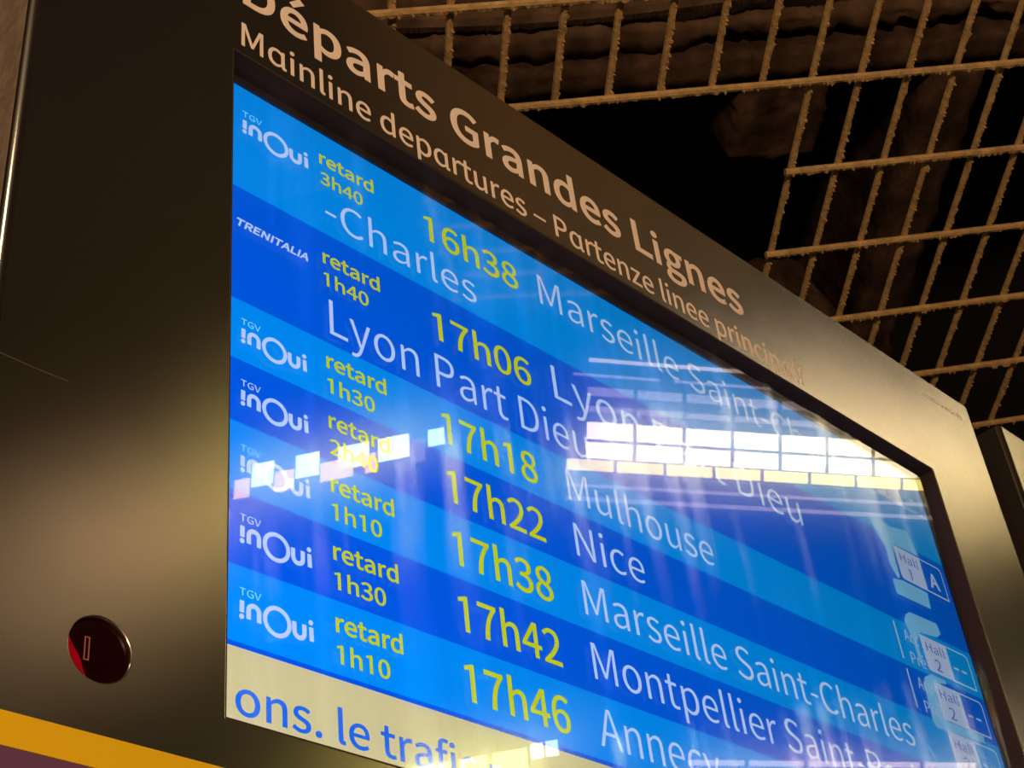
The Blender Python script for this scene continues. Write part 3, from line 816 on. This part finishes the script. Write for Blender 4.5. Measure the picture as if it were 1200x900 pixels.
# coloured bands below the screen
m = MB(); m.box(X0 + rr, X1 - rr, -0.0006, 0.0, -0.7580, -0.7355)
tag(m.build('yellow_stripe', M_YELLOW, board, BASE), 'flat yellow stripe')
m = MB(); m.box(X0 + rr, X1 - rr, -0.0006, 0.0, ZB + 0.004, -0.7584)
tag(m.build('plum_panel', M_PURPLE, board, BASE), 'dark plum band under the yellow stripe')

# round sensor window
m = MB(); m.disc(SX, SZ, SR - 0.0004, 0.004, 0.013, 56)
lens = m.build('sensor_window', M_LENS, board, BASE)
tag(lens, 'round dark red sensor window')
m = MB()
for a, b2, c3, d3 in ((-0.0098, -0.0092, -0.0085, 0.0085), (-0.0066, -0.0060, -0.0085, 0.0085)):
    m.box(SX + a, SX + b2, 0.0034, 0.004, SZ + c3, SZ + d3)
m.box(SX - 0.0092, SX - 0.0066, 0.0034, 0.004, SZ + 0.0079, SZ + 0.0085)
m.box(SX - 0.0092, SX - 0.0066, 0.0034, 0.004, SZ - 0.0085, SZ - 0.0079)
m.build('sensor_slot', M_SLOT, lens, BASE)
m = MB()
pts = []
for k in range(19):
    a = math.radians(165 + 5 * k)
    pts.append((SX + (SR - 0.0008) * math.cos(a), SZ + (SR - 0.0008) * math.sin(a)))
for k in range(19):
    a = math.radians(255 - 5 * k)
    q = math.sin(math.pi * k / 18)
    r_ = SR - 0.0009 - 0.0075 * q
    pts.append((SX + r_ * math.cos(a), SZ + r_ * math.sin(a)))
m.prism(pts, 0.0034, 0.004)
m.build('status_light', M_REDGLOW, lens, BASE)  # red glow put into the lens as a crescent at lower left

# hair-line scratch on the steel, left of the screen
m = MB(); m.ribbon([(-0.2000, -0.4700), (-0.1700, -0.4712), (-0.1410, -0.4708)], 0.0007, -0.00025, 0.0)
m.build('scratch', M_SCRATCH, board, BASE)

# legs down to the floor
for x in (0.02, 1.19):
    m = MB(); m.box(x - 0.05, x + 0.05, 0.03, 0.13, -ZO + 0.012, ZB + 0.02)
    m.box(x - 0.13, x + 0.13, -0.03, 0.19, -ZO, -ZO + 0.012)
    m.build('leg', M_POST, board, BASE)

# the next board in the row: same cabinet
def copy_part(o, parent):
    c = o.copy(); COL.objects.link(c); c.parent = parent
    return c
nb = empty('departure_board', BASE + Vector((1.7175, 0.0, 0.0115)))
tag(nb, 'bright bare steel corner of the second board, beyond the dark gap at right edge', 'information board')
for ch in list(board.children):
    if ch.name.split('.')[0] in ('housing', 'gasket', 'bezel', 'cover_glass', 'screen_filter', 'display_panel', 'yellow_stripe', 'plum_panel', 'leg'):
        cc = copy_part(ch, nb)
        if ch.name.startswith('leg'):
            cc.location.z -= 0.0115
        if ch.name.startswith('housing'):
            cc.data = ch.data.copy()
            cc.data.materials[1] = M_SHADESIDE                    # shade of the gap painted into its flank

# ------------------------------------------------------------------ the iron grille hanging over the boards
GO = Vector((0.577165, 0.370030, 0.864437))
GX = Vector((0.781465, -0.606240, 0.147597))
GY = Vector((0.623656, 0.766179, -0.154994))
GN = GX.cross(GY)
if GN.z < 0: GN = -GN
CA, CB = 0.1, 0.20562
rng = random.Random(5)

def rod(m, p0, p1, r, up, side, fuzz):
    """round bar with clots of dust clinging to one side and the underside"""
    L = (p1 - p0).length
    n = max(6, int(L / 0.004))
    t = (p1 - p0).normalized()
    s = side - t * side.dot(t); s.normalize()
    u = t.cross(s)
    if u.dot(up) < 0: u = -u
    K = 8
    base = len(m.v)
    drift = 0.0
    for i in range(n + 1):
        c0 = p0 + (p1 - p0) * (i / n)
        drift = 0.7 * drift + 0.3 * rng.uniform(-1, 1)
        for k in range(K):
            a = 2 * math.pi * k / K
            d_ = s * math.cos(a) + u * math.sin(a)
            lump = 0.0
            if math.cos(a) > 0.5:
                q = rng.random()
                lump = fuzz * (max(0.0, drift) * 0.9 + (q ** 7) * 1.1)
            m.v.append(tuple(c0 + d_ * r * (1 + 0.03 * rng.uniform(-1, 1) + lump)))
    for i in range(n):
        for k in range(K):
            m.f.append((base + i * K + k, base + i * K + (k + 1) % K, base + (i + 1) * K + (k + 1) % K, base + (i + 1) * K + k))
            m.m.append(0)
    m.f.append(tuple(base + k for k in range(K))); m.m.append(0)
    m.f.append(tuple(base + n * K + k for k in range(K - 1, -1, -1))); m.m.append(0)

GB = ws(*(GO + GX * 0.8 + GY * 0.3))
grille = empty('ceiling_grille', GB)
tag(grille, 'dusty brown iron grille overhead, above and behind the departures boards', 'grille')
def gp(a, b, h=0.0):
    return GO + GX * a + GY * b + GN * h
RL, RC = 0.0066, 0.0072
for j in range(-3, 7):                                        # cross bars, lying under the long bars
    a0 = -0.9 if j <= 1 else 0.785
    a1 = 1.60
    m = MB(); rod(m, gp(a0, CB * j, -0.0105), gp(a1, CB * j, -0.0105), RC, GN, GY, 0.7)
    m.build('cross_bar', M_DUST, grille, GB, smooth=False)
for i in range(-9, 17):
    b0 = -3.1 * CB
    b1 = 1.03 * CB if i < 8 else 6.03 * CB
    m = MB(); rod(m, gp(CA * i, b0), gp(CA * i, b1), RL, GN, GX, 0.65)
    m.build('long_bar', M_DUST, grille, GB, smooth=False)
for a, b in ((-0.8, -0.55), (1.58, -0.55)):
    m = MB(); p0 = gp(a, b); rod(m, p0, Vector((p0.x, p0.y, 2.05)), 0.005, GX, GY, 0.2)
    m.build('hanger', M_DUST, grille, GB)

# ------------------------------------------------------------------ sooty construction above the grille
from mathutils import noise as mn
def rough_box(name, a, b, h, label, cat, mat=None, amp=0.02, step=0.022):
    """weathered block in grille axes; its sides crumble by fractal noise"""
    base = ws(*gp(sum(a) / 2, sum(b) / 2, h[0]))
    lo = Vector((a[0], b[0], h[0])); hi = Vector((a[1], b[1], h[1]))
    bm = bmesh.new()
    n = [max(1, int((hi[q] - lo[q]) / (step if q < 2 else 0.05))) for q in range(3)]
    cache = {}
    def vert(p):
        k = tuple(round(c, 5) for c in p)
        if k not in cache:
            e = Vector(k)
            q = gp(*e)
            cen = (lo + hi) / 2
            out = Vector([(1 if e[i] > cen[i] else -1) if min(abs(e[i] - lo[i]), abs(e[i] - hi[i])) < 1e-4 else 0 for i in range(3)])
            s1 = mn.fractal(q * 7, 0.9, 2.0, 5)
            s2 = mn.fractal(q * 30 + Vector((3, 1, 7)), 0.8, 2.0, 4)
            e = e + out * (amp * s1 + amp * 0.45 * s2)
            cache[k] = bm.verts.new(ws(*gp(*e)) - base)
        return cache[k]
    for ax in range(3):
        u, v = [q for q in range(3) if q != ax]
        for side in (lo[ax], hi[ax]):
            for i in range(n[u]):
                for j in range(n[v]):
                    c4 = []
                    for di, dj in ((0, 0), (1, 0), (1, 1), (0, 1)):
                        p = [0, 0, 0]
                        p[ax] = side
                        p[u] = lo[u] + (hi[u] - lo[u]) * (i + di) / n[u]
                        p[v] = lo[v] + (hi[v] - lo[v]) * (j + dj) / n[v]
                        c4.append(vert(p))
                    bm.faces.new(c4)
    bmesh.ops.recalc_face_normals(bm, faces=bm.faces[:])
    me = bpy.data.meshes.new(name)
    bm.to_mesh(me); bm.free()
    me.polygons.foreach_set('use_smooth', [True] * len(me.polygons))
    o = mesh_obj(name, me, mat or M_SOOT)
    o.location = base
    return tag(o, label, cat)

beam = rough_box('concrete_beam', (-0.9, 2.0), (0.335, 0.405), (0.30, 0.72), 'sooty concrete beam with a crumbly ledge and a sagging pipe, behind the grille along the top', 'beam', amp=0.008)
def part_of(o, root):
    for k in ('label', 'category'):
        if k in o: del o[k]
    p = o.location - root.location
    o.parent = root
    o.location = p
part_of(rough_box('ledge', (-0.9, 2.0), (0.270, 0.318), (0.325, 0.72), 'crumbly', 'ledge', M_PIPE, amp=0.022, step=0.012), beam)
part_of(rough_box('soffit', (-0.9, 2.0), (-0.60, 0.235), (0.50, 0.72), 'dark', 'soffit', amp=0.02), beam)
PB = ws(*gp(0.6, 0.05, 0.30))
m = MB()
pts = [gp(-0.6 + 0.1 * k, 0.222 + 0.022 * math.cos((k - 10) * 0.35), 0.345) for k in range(26)]
for k in range(25):
    rod(m, pts[k], pts[k + 1], 0.020, GN, GY, 0.2)
pp = m.build('pipe', M_PIPE, None, PB)
pp.location = PB
part_of(pp, beam)
rough_box('concrete_block', (0.825, 1.015), (0.43, 0.612), (0.31, 0.66), 'short ragged brown block hanging next to the black opening', 'block', amp=0.012, step=0.01)
rough_box('concrete_rib', (1.275, 1.40), (0.43, 2.0), (0.32, 0.70), 'long sooty brown rib seen through the right part of the grille', 'beam', amp=0.012)
rough_box('concrete_tie', (1.0, 1.245), (1.16, 1.30), (0.36, 0.6), 'faint short crosspiece to the left of the sooty rib, low behind the grille', 'beam', amp=0.015)
